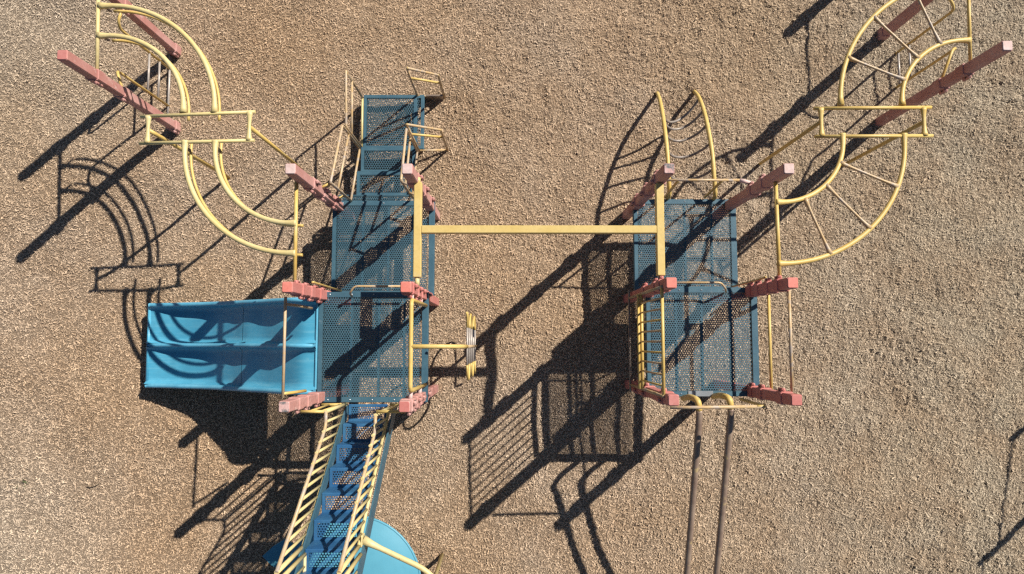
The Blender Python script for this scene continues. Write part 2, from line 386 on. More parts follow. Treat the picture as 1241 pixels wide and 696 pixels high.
# ------------------------------------------------------------------ left tower
LX0, LX1, LY = -2.285, -1.075, (1.785, 0.555, -0.655)
lt = thing('play_tower', 'play tower of two blue decks on coral posts, with the light blue slide', 'play tower', (-1.68, 0.56, 0), 'towers of the playground')
cl = (1.10, 1.70, 2.28)
post(lt, LX0, LY[0], 2.69, (1.05, 1.55, 1.98), ((1, 0), (0, -1)))
post(lt, LX1, LY[0], 2.69, (1.05, 1.62, 2.2), ((1, 0), (0, 1)))
post(lt, LX0, LY[1], 2.69, (1.30, 1.62, 1.98, 2.30), ((0, -1), (0, 1)), CORALMID, CORALHOT, 'coral post with a bright red cap beside the slide top')
post(lt, LX1, LY[1], 2.69, (1.25, 1.78, 2.10, 2.50), ((0, -1), (1, 0)), CORALMID, CORALHOT, 'coral post with a bright red cap at the end of the yellow beam')
post(lt, LX0, LY[2], 2.69, (1.62, 2.02, 2.32), ((0, -1),), CORAL, CAPSTAIN, 'faded coral post with a dark stain on its cap')
post(lt, LX1, LY[2], 2.69, (1.25, 1.78, 2.10, 2.50), ((0, -1), (1, 0)), CORAL, CORALMID)
deck(lt, LX0 - 0.085, LX1 + 0.06, 0.605, 1.865, 0.70, 'lower blue deck beside the transfer steps')
deck(lt, LX0 - 0.04, LX1 + 0.075, -0.725, 0.600, 1.40, 'upper blue deck between the slide and the stairs')
r = MB().box(LX0 + 0.06, LX1 - 0.06, 0.562, 0.590, 0.66, 1.335).build('riser_panel', BLUE, lt)
se = MB().frame(LX0 - 0.03, LX1 - 0.05, 1.872, 1.965, 0.585, 0.625, 0.03, 0.03, 0.014).build('step_edge', BLUE, lt)
MB().box(LX0 - 0.02, LX1 - 0.06, 1.9665, 1.9695, 0.46, 0.58).build('riser', BLUE, se)  # unseen riser, added to shut out the light slit under the deck
MB().perf(LX0 - 0.01, LX1 - 0.07, 1.88, 1.957, 0.620).build('perforated_sheet', BLUE, se)
# grab bars at the step between the two decks
def grab_bar(parent, pts, mat=YEL, r=0.0125, label=None):
    o = bar('grab_bar', rounded(pts, 0.06), r, mat, parent)
    if label: o['label'] = label
    return o
grab_bar(lt, [(LX0 + 0.03, 0.665, 1.95), (-2.235, 0.672, 1.95), (-2.235, 0.668, 1.90), (-2.235, 0.665, 0.70)], YEL)
grab_bar(lt, [(LX1 - 0.05, 0.648, 1.66), (-1.84, 0.648, 1.66), (-1.90, 0.57, 1.62), (-1.92, 0.54, 1.42)], WORN)
# hoop across the slide entrance
sb = bar('sit_bar', [(-2.44, 0.485, 2.27), (-2.44, -0.60, 2.27)], 0.016, WORN, lt)
bar('arm', [(-2.44, 0.405, 2.27), (-2.39, 0.40, 2.06), (-2.315, 0.385, 1.72)], 0.016, WORN, sb)
bar('arm', [(-2.44, -0.555, 2.27), (-2.39, -0.555, 2.15), (-2.31, -0.55, 1.90)], 0.017, YEL, sb)
# small panels that close the gap between the end posts and the stairs
def infill(x0, x1, y, z0, z1, n, mat):
    t = bar('infill_panel', [(x0, y, z1), (x1, y, z1)], 0.017, mat, lt)
    bar('bottom_rail', [(x0, y, z0), (x1, y, z0)], 0.017, mat, t)
    for k in range(n):
        x = x0 + (x1 - x0) * (k + 0.7) / n
        bar('baluster', [(x, y, z0), (x, y, z1)], 0.012, mat, t, 8)
infill(LX0 + 0.05, -1.985, -0.742, 1.50, 2.30, 2, YEL)
infill(-1.43, LX1 - 0.05, -0.742, 1.50, 2.30, 2, YEL)

# ------------------------------------------------------------------ right tower
RX0, RX1, RY = 1.65, 2.90, (1.80, 0.603, -0.593)
rt = thing('play_tower', 'play tower of two blue decks on coral posts, with a yellow barred panel, no slide', 'play tower', (2.27, 0.6, 0), 'towers of the playground')
post(rt, RX0, RY[0], 2.65, (0.95, 1.55, 2.15), ((-1, 0), (0, 1)), CORAL, CAPSTAIN)
post(rt, RX1, RY[0], 2.65, (1.60, 1.97), ((1, 0), (0, 1)), CORAL, CAPFADE)
post(rt, RX0, RY[1], 2.65, (1.42, 2.02, 2.28), ((1, 0), (0, 1)), CORALMID, CORALHOT)
post(rt, RX1, RY[1], 2.65, (1.50, 1.75, 2.05, 2.34), ((1, 0), (0, 1)), CORALMID, CORALHOT)
post(rt, RX0, RY[2], 2.65, (0.90, 1.42, 2.34), ((-1, 0), (0, 1)), CORALMID, CORALMID)
post(rt, RX1, RY[2], 2.65, (1.45, 1.76, 2.34), ((1, 0), (0, 1)), CORALMID, CORALMID)
deck(rt, RX0 - 0.025, RX1 + 0.085, 0.660, 1.885, 0.72, 'lower blue deck beside the arched climber', (0.27, 0.5, 0.76))
deck(rt, RX0 - 0.015, RX1 + 0.085, -0.655, 0.655, 1.40, 'upper blue deck behind the yellow barred panel', (0.27, 0.5, 0.76))
MB().box(RX0 + 0.06, RX1 - 0.06, 0.612, 0.640, 0.66, 1.335).build('riser_panel', BLUE, rt)
grab_bar(rt, [(RX1 - 0.02, 0.725, 1.95), (2.885, 0.728, 1.95), (2.893, 0.726, 1.90), (2.905, 0.718, 0.72)], YEL)
grab_bar(rt, [(RX0 + 0.05, 0.692, 1.66), (2.47, 0.692, 1.66), (2.53, 0.63, 1.62), (2.60, 0.60, 1.42)], WORN)
MB().box(2.12, 2.42, -0.655, -0.59, 1.4015, 1.412, 0.004).build('mounting_plate', GREY, rt)
# barred panel on the side towards the slide tower
px = 1.575
gp = bar('guard_panel', [(px + 0.01, -0.56, 2.50), (px + 0.01, 0.57, 2.50)], 0.018, YEL, rt)
bar('bottom_rail', [(px, -0.56, 1.42), (px, 0.57, 1.42)], 0.020, YEL, gp); bar('bottom_rail', [(px - 0.038, -0.56, 1.42), (px - 0.038, 0.57, 1.42)], 0.016, YEL, gp)
gp['label'] = 'yellow guard panel of nine upright bars'
bar('low_rail', [(1.56, -0.66, 0.66), (1.56, 0.68, 0.66)], 0.015, DARKSTEEL, gp)
for yy in (-0.565, 0.575): bar('end_upright', [(1.57, yy, 0.62), (1.585, yy, 2.52)], 0.017, WORN, gp)
for k in range(9):
    yy = -0.46 + 0.115 * k
    bar('baluster', [(px - 0.01, yy, 1.42), (px + 0.01, yy, 2.50)], 0.011, WORN if k % 3 else YEL, gp, 8)
# two plain rails on the outer side
for z in (1.76, 2.34): bar('side_rail', [(2.985, -0.585, z), (2.985, 0.60, z)], 0.018, WORN if z > 2 else YEL, rt)
# bar over the entrance of the sliding poles
eb = bar('entry_bar', [(RX0 + 0.05, -0.70, 2.29), (2.0, -0.70, 2.29), (2.68, -0.69, 2.29)], 0.018, WORN, rt)
bar('end_upright', rounded([(2.62, -0.69, 2.29), (2.71, -0.69, 2.29), (2.745, -0.686, 1.42)], 0.04), 0.018, YEL, eb)
# bar and hand loops at the arched climber
hb = bar('entry_bar', [(RX0 + 0.05, 1.935, 1.58), (RX1 - 0.08, 1.935, 1.58)], 0.016, WORN, rt)
bar('sleeve', [(RX1 - 0.15, 1.935, 1.58), (RX1 - 0.02, 1.90, 1.58)], 0.024, CAPFADE, hb)
for x0 in (2.05, 2.58): bar('end_upright', [(x0, 1.915, 0.70), (x0 - 0.04, 1.93, 1.58)], 0.017, YEL, hb)

# ------------------------------------------------------------------ beam that ties the towers
bm = thing('overhead_beam', 'long square yellow beam spanning the gap between the two towers', 'beam', (0.3, 1.22, 0))
def sq(name, x0, x1, y0, y1, z=2.25, h=0.042): return MB().box(x0, x1, y0, y1, z - h, z + h, 0.006).build(name, BEAMY, bm)
sq('cross_piece', -1.062, -0.978, 0.695, 1.745); sq('cross_piece', 1.588, 1.672, 0.715, 1.73); sq('main_span', -0.977, 1.587, 1.178, 1.262, 2.2495)
for x, ya, yb in ((-1.02, 0.60, 0.70), (-1.02, 1.74, 1.80), (1.63, 0.63, 0.72), (1.63, 1.725, 1.80)):
    bar('end_bracket', [(x, ya, 2.25), (x, yb, 2.25)], 0.026, PALE, bm)

# ------------------------------------------------------------------ double slide
sd = thing('double_slide', 'light blue plastic slide with two wavy lanes, running down from the upper deck', 'slide', (-4.9, -0.07, 0))
prof = spline([(-2.34, 0, 1.405), (-2.55, 0, 1.37), (-2.85, 0, 1.17), (-3.15, 0, 0.96), (-3.42, 0, 0.80), (-3.70, 0, 0.61), (-4.05, 0, 0.41), (-4.45, 0, 0.27), (-4.75, 0, 0.215), (-5.0, 0, 0.205)], 8)
XS = [-2.34 - 2.66 * i / 72 for i in range(73)]
ZB = np.interp([-x for x in XS], [-p.x for p in prof], [p.z for p in prof])
def rimz(i):
    t = (XS[i] + 2.34) / -2.66
    k = min(1, t / 0.12) ** 0.8 * min(1, max(0, 1 - t) / 0.20) ** 0.8
    return ZB[i] + 0.05 + 0.110 * k - 0.018 * math.exp(-((t - 0.43) / 0.05) ** 2)
def lane(y0, y1, i0, i1, name='chute'):
    mb = MB(); V = []; F = []; m = 13
    for i in range(i0, i1 + 1):
        for k in range(m):
            t = k / (m - 1); e = min(t, 1 - t); up = 0.07 * max(0, 1 - e / 0.10) ** 2
            V.append((XS[i], y0 + (y1 - y0) * t, ZB[i] + up))
    for a in range(i1 - i0):
        for k in range(m - 1): q = a * m + k; F.append((q, q + 1, q + m + 1, q + m))
    mb.add(V, F)
    # underside, so the moulding has thickness
    n0 = len(V); mb.add([(x, y, z - 0.03) for x, y, z in V], [f[::-1] for f in F])
    return mb.build(name, SLIDE, sd, True)
seam = 31
for y0, y1 in ((-0.022, 0.475), (-0.575, -0.078)):
    lane(y0, y1, 0, seam); 
    o = lane(y0, y1, seam, 72)
    o.location.x = -0.006; o.location.z = -0.003
def rim(y, w, name, drop, i0=0, i1=72, k=1.0):
    mb = MB(); V = []; F = []
    prof2 = [(-w, -drop), (-w, -0.03), (-w * 0.75, -0.008), (0, 0), (w * 0.75, -0.008), (w, -0.03), (w, -drop)]
    m = len(prof2)
    for i in range(i0, i1 + 1):
        zt = rimz(i) if k else ZB[i]
        for a, b in prof2:
            zz = zt + b if b > -drop else min(ZB[i] - 0.02, zt - 0.05)
            V.append((XS[i], y + a, zz))
    for a in range(i1 - i0):
        for q in range(m - 1): F.append((a * m + q, a * m + m + q, a * m + m + q + 1, a * m + q + 1))
    F.append(tuple(range(m - 1, -1, -1))); F.append(tuple(range((i1 - i0) * m, (i1 - i0) * m + m)))
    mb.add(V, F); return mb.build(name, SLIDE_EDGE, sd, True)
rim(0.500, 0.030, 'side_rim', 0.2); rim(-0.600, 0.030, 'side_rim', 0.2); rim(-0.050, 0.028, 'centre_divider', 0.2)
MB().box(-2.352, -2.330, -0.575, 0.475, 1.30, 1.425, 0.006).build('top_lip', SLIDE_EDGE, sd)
bar('exit_lip', [(-5.0, -0.60, 0.20), (-5.005, 0.50, 0.20)], 0.022, SLIDE, sd)
for x, z in ((-4.7, 0.2), (-3.44, 0.78)):
    for y in (-0.5, 0.4): bar('support_leg', [(x, y, -0.05), (x, y, z - 0.03)], 0.024, DARKSTEEL, sd)

# ------------------------------------------------------------------ curved overhead ladders
def flare(P, r, up=1.55, L=0.16):
    P = [Vector(p) for p in P]; rr = []
    s = [0]
    for a, b in zip(P, P[1:]): s.append(s[-1] + (b - a).length)
    for d in s:
        e = min(d, s[-1] - d); rr.append(r * (1 + (up - 1) * max(0, 1 - e / L) ** 1.5))
    return rr
def straight(P, n=6):
    a, b = Vector(P[0]), Vector(P[1]); return [a + (b - a) * i / n for i in range(n + 1)]
def dense_ends(P, L=0.16, n=5):
    P = [Vector(p) for p in P]
    return P
def arc_rail(P, r, parent, mat, name='curved_rail', label=None):
    o = MB().tube(P, r, 12, rr=flare(P, r), flat=0.9).build(name, mat, parent, True)
    if label: o['label'] = label
    return o
def centre_frame(parent, xl, xr, ylt, yrt, ylb, yrb, z, xc, mat):
    f = bar('centre_frame', [(xl, ylt, z), (xr, yrt, z)], 0.020, mat, parent)
    bar('cross_bar', [(xl, ylb, z), (xr, yrb, z)], 0.020, mat, f)
    for x in xc:
        t = (x - xl) / (xr - xl); ya = ylt + (yrt - ylt) * t; yb = ylb + (yrb - ylb) * t
        P = [(x, ya + (yb - ya) * i / 10, z) for i in range(11)]
        MB().tube(P, 0.02, 10, rr=[0.021 + 0.019 * (abs(i - 5) / 5) ** 2 for i in range(11)], flat=0.8).build('end_connector', mat, f, True)
    return f

ZA, ZF, ZT = 1.93, 2.05, 2.30                       # the track climbs a little: outer posts, centre frame, tower
def quarter(cx, cy, rx, ry, a0, a1, z0, z1, n=26):
    out = []
    for i in range(n + 1):
        t = i / n; a = math.radians(a0 + (a1 - a0) * t); out.append((cx + rx * math.cos(a), cy + ry * math.sin(a), z0 + (z1 - z0) * t))
    return out
def under(P, parent, dz=0.15):
    bar('under_rail', [(p[0], p[1], p[2] - dz) for p in P], 0.017, YEL, parent)

la = thing('overhead_ladder', 'pale yellow S shaped overhead track of doubled bare rails without rungs', 'overhead ladder', (-3.6, 2.4, 0), 'curved overhead bars')
post(la, -4.82, 3.07, 2.53, (0.10, 1.38, 1.93), ((0, -1), (-1, 0)), CORAL, CORALMID)
post(la, -4.87, 4.21, 2.53, (0.10, 1.38, 1.93), ((0, -1), (-1, 0)), CORAL, CORALMID)
bar('end_bar', [(-4.815, 3.12, ZA), (-4.85, 4.17, ZA)], 0.022, PALE, la)
bar('end_bar', [(-2.335, 0.60, ZT), (-2.345, 1.74, ZT)], 0.021, YEL, la)
for rx, ry in ((1.35, 1.325), (0.995, 0.963)):
    P = [(-4.83, 2.60 + ry, ZA), (-4.78, 2.60 + ry, ZA)] + quarter(-4.73, 2.60, rx, ry, 90, 0, ZA, ZF)
    arc_rail(P, 0.028, la, PALE)
    e_ = P[-1]; under(P[2:] + [(e_[0], e_[1] - 0.05, e_[2])], la, 0.13)
    MB().box(-4.785, -4.76, 2.60 + ry - 0.01, 2.60 + ry + 0.01, ZA - 0.13, ZA).build('rail_bracket', BOLT, la)
for rx, ry in ((1.35, 1.295), (1.005, 0.966)):
    P = [(-2.35 - rx, 2.275, ZF)] + quarter(-2.35, 2.25, rx, ry, 180, 270, ZF, ZT) + [(-2.33, 2.25 - ry, ZT)]
    arc_rail(P, 0.028, la, PALE)
    under([(P[0][0], 2.30, ZF)] + P[1:] + [(-2.305, P[-1][1], ZT)], la)
    MB().box(-2.35 - rx - 0.012, -2.35 - rx + 0.012, 2.18, 2.21, ZF - 0.15, ZF).build('rail_bracket', BOLT, la)
centre_frame(la, -4.217, -2.914, 2.555, 2.610, 2.243, 2.279, ZF, (-4.128, -2.978), PALE)
bar('support_pole', [(-4.065, 2.355, -0.05), (-4.065, 2.365, 1.80), (-4.09, 2.38, 1.94), (-4.128, 2.40, 2.04)], 0.024, YEL, la)
bar('support_pole', [(-3.02, 2.475, -0.05), (-2.985, 2.445, 2.05)], 0.024, YEL, la)

ra = thing('overhead_ladder', 'yellow S shaped overhead ladder whose single rails are joined by slanting rungs', 'overhead ladder', (4.2, 2.5, 0), 'curved overhead bars')
post(ra, 5.41, 4.45, 2.53, (0.10, 1.40, 1.93), ((1, 0), (0, 1)), CORAL, CAPFADE)
post(ra, 5.35, 3.18, 2.53, (1.40, 1.84), ((1, 0), (0, -1)), CORAL, CAPFADE, 'faded coral post with a bleached whitish cap')
bar('end_bar', [(5.36, 3.24, ZA), (5.39, 4.40, ZA)], 0.020, YEL, ra)
bar('end_bar', [(2.905, 0.65, ZT), (2.895, 1.75, ZT)], 0.021, YEL, ra)
UPR, LOR = ((1.574, 1.538), (0.87, 0.823)), ((1.56, 1.497), (0.86, 0.822))
for rx, ry in UPR: arc_rail([(5.37, 2.69 + ry, ZA)] + quarter(5.34, 2.69, rx, ry, 90, 180, ZA, ZF), 0.026, ra, YEL)
for rx, ry in LOR: arc_rail([(2.91 + rx, 2.36, ZF)] + quarter(2.91, 2.34, rx, ry, 0, -90, ZF, ZT) + [(2.89, 2.34 - ry, ZT)], 0.026, ra, YEL)
for cx, cy, rr_, angs, f_ in ((2.91, 2.34, LOR, (-24, -47, -68), lambda a: ZF + (ZT - ZF) * -a / 90), (5.34, 2.69, UPR, (158, 135.5, 113), lambda a: ZA + (ZF - ZA) * (a - 90) / 90)):
    for a in angs:
        E_ = [Vector((cx + rx * math.cos(math.radians(a)), cy + ry * math.sin(math.radians(a)), f_(a))) for rx, ry in rr_]
        P = [E_[0].lerp(E_[1], i / 12) for i in range(13)]
        MB().tube(P, 0.015, 10, rr=[0.0155 + 0.016 * max(0, 1 - min(i, 12 - i) / 3) ** 1.5 for i in range(13)]).build('rung', WORN, ra, True)
centre_frame(ra, 3.457, 4.80, 2.654, 2.666, 2.327, 2.335, ZF, (3.536, 4.709), YEL)
bar('support_pole', [(3.575, 2.545, -0.05), (3.536, 2.50, 2.04)], 0.024, YEL, ra)
bar('support_pole', [(4.80, 2.54, -0.05), (4.715, 2.50, 2.04)], 0.024, YEL, ra)

# climbing ladders that lead up to the far end posts
def access_ladder(x, ya, yb, pa, pb, label, rungs=(0.33, 0.60), foot=None):
    t = thing('climbing_ladder', label, 'ladder', (x, (ya + yb) / 2, 0), 'ladders at the outer posts')
    for y, p in ((ya, pa), (yb, pb)):
        sgn = 1 if p[1] > y else -1
        P = rounded([(x, y, -0.05), (x, y, 1.30), (x + (p[0] - x) * 0.4, y + sgn * 0.06, 1.40), (p[0], p[1] - sgn * 0.05, 1.40)], 0.12, 6)
        bar('side_rail', P, 0.018, YEL, t)
    fa, fb = foot or (pa[1], pb[1])
    bar('foot_bar', [(x, fa, 0.05), (x, fb, 0.05)], 0.016, STEEL, t)
    for z in rungs: bar('rung', [(x, ya, z), (x, yb, z)], 0.015, STEEL, t)
access_ladder(-4.945, 3.39, 3.94, (-4.82, 3.07), (-4.87, 4.21), 'ladder with worn steel rungs standing between the coral posts of the rungless overhead track')
access_ladder(5.63, 3.70, 4.20, (5.35, 3.18), (5.41, 4.45), 'ladder with worn steel rungs standing between the coral posts of the runged overhead ladder', (0.32,), (3.70, 4.20))
# low horizontal bar that carries on past the frame from the far coral post
hbx = thing('low_turning_bar', 'low turning bar reaching out from the far right coral post', 'turning bar', (5.38, 5.6, 0))
post(hbx, 5.36, 5.63, 1.57, (1.25,), ((1, 0),), CORAL, CAPFADE)
bar('turning_bar', [(5.36, 5.58, 1.25), (5.41, 4.50, 1.25)], 0.018, WORN, hbx)

# ------------------------------------------------------------------ transfer steps
ts = thing('transfer_steps', 'low flight of blue perforated steps with tan tube handrails leading onto the slide tower', 'steps', (-1.7, 2.7, 0))
def step(x0, x1, y0, y1, z, label=None, rib=None):
    e = 0.045
    f = MB().frame(x0, x1, y0, y1, z - 0.06, z, e, e, e).build('step', BLUE, ts)
    if label: f['label'] = label
    if rib:
        MB().box(x1 - rib, x1 - rib + 0.05, y0 + e, y1 - e, z - 0.05, z + 0.002, 0.004).build('rib', BLUE, f)
    MB().perf(x0 + e * 0.8, x1 - e * 0.8, y0 + e * 0.8, y1 - e * 0.8, z - 0.005, 0.033, 0.74).build('perforated_sheet', BLUE, f)
    if z > 0.3: MB().box(x0 + 0.01, x1 - 0.01, y1 + 0.003, y1 + 0.010, z - 0.19, z - 0.012).build('riser', BLUE, f)  # unseen riser, added to stop light slipping between the steps
    for xx in (x0 + e / 2, x1 - e / 2):
        for yy in (y0 + e, y1 - e): bar('leg', [(xx, yy, -0.06), (xx, yy, z - 0.03)], 0.02, BLUE, f, 8)
step(-2.095, -1.235, 2.715, 3.50, 0.20, 'wide lowest step of the flight', 0.15)
step(-2.085, -1.325, 2.33, 2.69, 0.36)
step(-2.10, -1.325, 1.97, 2.305, 0.53)
def handrail(p0, p1, h0, h1, mats=(YEL, YEL, WORN), label=None, r=0.0165):
    """three-bar tube panel: p0, p1 are the feet of the end uprights, h0, h1 the heights of their tops"""
    a0 = Vector(p0); b0 = Vector(p1); a1 = Vector((p0[0], p0[1], h0)); b1 = Vector((p1[0], p1[1], h1))
    h = bar('handrail', rounded([a0 - Vector((0, 0, 0.04)), a1, b1, b0 - Vector((0, 0, 0.04))], 0.012, 2), r, WORN, ts)
    if label: h['label'] = label
    for t, m in ((0.0, mats[2]), (0.66, mats[1]), (1.0, mats[0])):
        bar('rail', [a0.lerp(a1, t), b0.lerp(b1, t)], r * 0.95, m, h)
    return h
handrail((-1.335, 3.49, 0.20), (-0.965, 3.53, 0.02), 1.17, 0.84, label='outer handrail across the open end of the lowest step')
MB().box(-1.33, -0.975, 3.495, 3.52, -0.03, 0.16, 0.004).build('shadow_plate', DARKSTEEL, ts)  # added plate; its cast shadow makes the dark patch beside the step
handrail((-1.30, 2.69, 0.20), (-0.915, 2.75, 0.02), 1.36, 0.95)
handrail((-1.305, 2.64, 0.34), (-1.308, 1.91, 0.72), 1.33, 1.66, (WORN, WORN, WORN))
handrail((-2.112, 3.455, 0.20), (-2.110, 2.735, 0.20), 1.17, 1.11, (WORN, WORN, PALE))
handrail((-2.108, 2.690, 0.32), (-2.125, 1.865, 0.72), 1.31, 1.74, (WORN, WORN, WORN))
for z in (1.02, 1.70): bar('rail_link', [(-2.125, 1.875, z), (-2.27, 1.80, z)], 0.015, YEL, ts)
for z in (1.05, 1.62): bar('rail_link', [(-1.308, 1.90, z), (-1.09, 1.82, z)], 0.015, WORN, ts)

# ------------------------------------------------------------------ steep stairs
st = thing('steep_stairs', 'steep flight of bright blue perforated stairs between yellow barred railings, climbing towards the near edge', 'stairs', (-1.7, -1.6, 0))
SX0, SX1 = -1.935, -1.475
def zs(y): return 1.42 + (-0.746 - y) * 1.35
NT = 9
for k in range(NT):
    z = 1.43 + 0.27 * k; y1 = -0.745 - 0.2 * k; y0 = y1 - 0.20
    f = MB().frame(SX0, SX1, y0, y1, z - 0.03, z, 0.035, 0.035, 0.03).build('tread', BLUE2, st)
    MB().perf(SX0 + 0.025, SX1 - 0.025, y0 + 0.02, y1 - 0.02, z - 0.004, 0.0275, 0.64).build('perforated_sheet', BLUE2, f)
    MB().box(SX0 + 0.004, SX1 - 0.004, y0 - 0.012, y0 + 0.004, z - 0.03, z + 0.236).build('riser', BLUE2, f)
def stringer(x, lo=-0.16, hi=0.06):
    V = []; y0, y1 = -0.76, -2.55
    for y, dz in ((y0, lo), (y0, hi), (y1, hi), (y1, lo)):
        for xx in (x - 0.008, x + 0.008): V.append((xx, y, zs(y) + dz))
    MB().add(V, [(0, 2, 4, 6), (7, 5, 3, 1), (0, 1, 3, 2), (2, 3, 5, 4), (4, 5, 7, 6), (6, 7, 1, 0)]).build('stringer', BLUE, st)
stringer(SX0 - 0.012); stringer(SX1 + 0.075, -0.30, -0.02)
def stair_rail(x, y0):
    YE = -1.93; H = 0.72
    rl = bar('railing', [(x, y0, zs(y0)), (x, YE, zs(YE))], 0.017, PALE, st)
    bar('top_rail', rounded([(x, y0 + 0.02, 2.31), (x, y0 - 0.14, 2.31), (x, YE, zs(YE) + H)], 0.08), 0.018, WORN, rl)
    bar('newel', [(x, y0 + 0.02, zs(y0) - 0.02), (x, y0 + 0.02, 2.315)], 0.020, PALE, rl)
    bar('newel', [(x, YE, zs(YE) - 0.03), (x, YE, zs(YE) + H)], 0.021, PALE, rl)
    n = 13
    for k in range(1, n):
        y = y0 + (YE - y0) * k / n
        bar('baluster', [(x, y, zs(y)), (x, y, zs(y) + H)], 0.0145, PALE, rl, 8)
    # level railing of the high landing
    l2 = bar('railing', [(x + 0.03, YE - 0.06, 3.05), (x + 0.03, -2.9, 3.05)], 0.017, PALE, st)
    bar('top_rail', [(x + 0.03, YE - 0.06, 3.93), (x + 0.03, -2.9, 3.93)], 0.018, WORN, l2)
    for k in range(9):
        y = YE - 0.06 - 0.11 * k; bar('baluster', [(x + 0.03, y, 3.05), (x + 0.03, y, 3.93)], 0.013 if k else 0.02, PALE, l2, 8)
stair_rail(-1.965, -0.76); stair_rail(-1.440, -0.80)

# ------------------------------------------------------------------ light blue slide shell below the stairs
hd = thing('curved_slide_shell', 'light blue rounded slide shell low beneath the steep stairs at the near edge', 'slide', (-2.0, -3.0, 0))
def dome(cx, cy, z0, r, h, n=48, m=10):
    V = []; F = []
    for i in range(m + 1):
        t = i / m; rr = r * (1 - t) ; zz = z0 + h * (1 - (1 - t) ** 2.2)
        for k in range(n): a = 2 * math.pi * k / n; V.append((cx + rr * math.cos(a), cy + rr * math.sin(a), zz))
    for i in range(m):
        for k in range(n): l = (k + 1) % n; F.append((i * n + k, i * n + l, (i + 1) * n + l, (i + 1) * n + k))
    return V, F
V, F = dome(-1.91, -2.93, 1.20, 0.825, 0.16)
MB().add(V, F).build('shell', DOME, hd, True)
bar('shell_rim', arc(-1.91, -2.93, 1.19, 0.825, 0, 352.5, 47), 0.016, DOME, hd, closed=True)
V, F = dome(-1.91, -2.93, 1.17, 0.825, -0.55); MB().add(V, [f[::-1] for f in F]).build('underside', DOME, hd, True)
lp_ = [(-3.072, -2.643), (-2.944, -2.524), (-2.814, -2.445), (-2.659, -2.514), (-2.611, -2.791), (-2.783, -2.83), (-2.957, -2.751)]
mb_ = MB().add([(x, y, 0.98) for x, y in lp_] + [(x, y, 0.93) for x, y in lp_], [tuple(range(6, -1, -1)), tuple(range(7, 14))] + [(k, (k + 1) % 7, 7 + (k + 1) % 7, 7 + k) for k in range(7)])
mb_.build('chute_lip', DOME, hd)
bar('centre_pole', [(-1.91, -2.93, -0.05), (-1.91, -2.93, 0.63)], 0.06, YEL, hd)

# ------------------------------------------------------------------ arched pole from the landing
fp = thing('landing_pole', 'thick pale yellow pole arching from the stair railing over the blue shell', 'pole', (-0.945, -2.918, 0))
P = rounded([(-1.41, -1.89, 2.95), (-0.64, -2.24, 2.95), (-0.56, -2.95, 2.93), (-0.945, -2.918, 2.2), (-0.945, -2.918, -0.05)], 0.30, 8)
L0 = [Vector(P[0]).lerp(Vector(P[1]), i / 6) for i in range(6)]
P = L0 + P[1:]
MB().tube(P, 0.026, 12, rr=[0.026 + 0.024 * max(0, 1 - i / 1.5) for i in range(len(P))]).build('pole', PALE, fp, True)
MB().box(-1.425, -1.408, -1.945, -1.835, 2.90, 3.0, 0.004).build('end_fitting', PALE, fp)

# ------------------------------------------------------------------ serpentine climber
sc = thing('serpentine_climber', 'upright climber of zigzag steel rungs hung from a yellow arm off the slide tower', 'climber', (-0.49, -0.06, 0))
hoop = bar('hoop', rounded([(-1.028, 0.435, 1.36), (-1.03, 0.43, 2.60), (-1.03, -0.505, 2.60), (-1.028, -0.515, 1.36)], 0.07), 0.023, YEL, sc)
for y0, y1, z in ((0.43, 0.51, 2.50), (0.43, 0.51, 1.78), (-0.51, -0.60, 2.50), (-0.51, -0.60, 1.78)):
    bar('pin', [(-1.032, y0, z), (-1.045, y1, z)], 0.018, CAPFADE, hoop, rr=[0.016, 0.026])
bar('arm', rounded([(-1.03, -0.05, 2.60), (-0.56, -0.052, 2.42), (-0.49, -0.055, 2.10)], 0.2), 0.024, YEL, sc)
bar('pole', [(-0.49, -0.055, 2.12), (-0.49, -0.062, -0.05)], 0.019, WORN, sc)
zr = [0.36 + 0.40 * k for k in range(5)]; hl = 0.21; cy = -0.052
for k, z in enumerate(zr):
    bar('rung', [(-0.49, cy - hl, z), (-0.49, cy, z + 0.002), (-0.49, cy + hl, z)], 0.0125, STEEL, sc)
    if k < 4:
        s_ = 1 if k % 2 == 0 else -1
        P = [(-0.49, cy + s_ * (hl + 0.17 * math.sin(math.pi * i / 12)), z + 0.20 - 0.20 * math.cos(math.pi * i / 12)) for i in range(13)]
        bar('bend', P, 0.0145, YEL, sc)
bar('bend', [(-0.49, cy + hl, zr[4]), (-0.49, cy + hl + 0.12, zr[4] + 0.01), (-0.49, cy + hl + 0.165, zr[4] + 0.06)], 0.0145, YEL, sc)
bar('bend', [(-0.49, cy - hl, zr[0]), (-0.49, cy - hl - 0.12, zr[0] - 0.02), (-0.49, cy - hl - 0.165, zr[0] - 0.12)], 0.0145, YEL, sc)

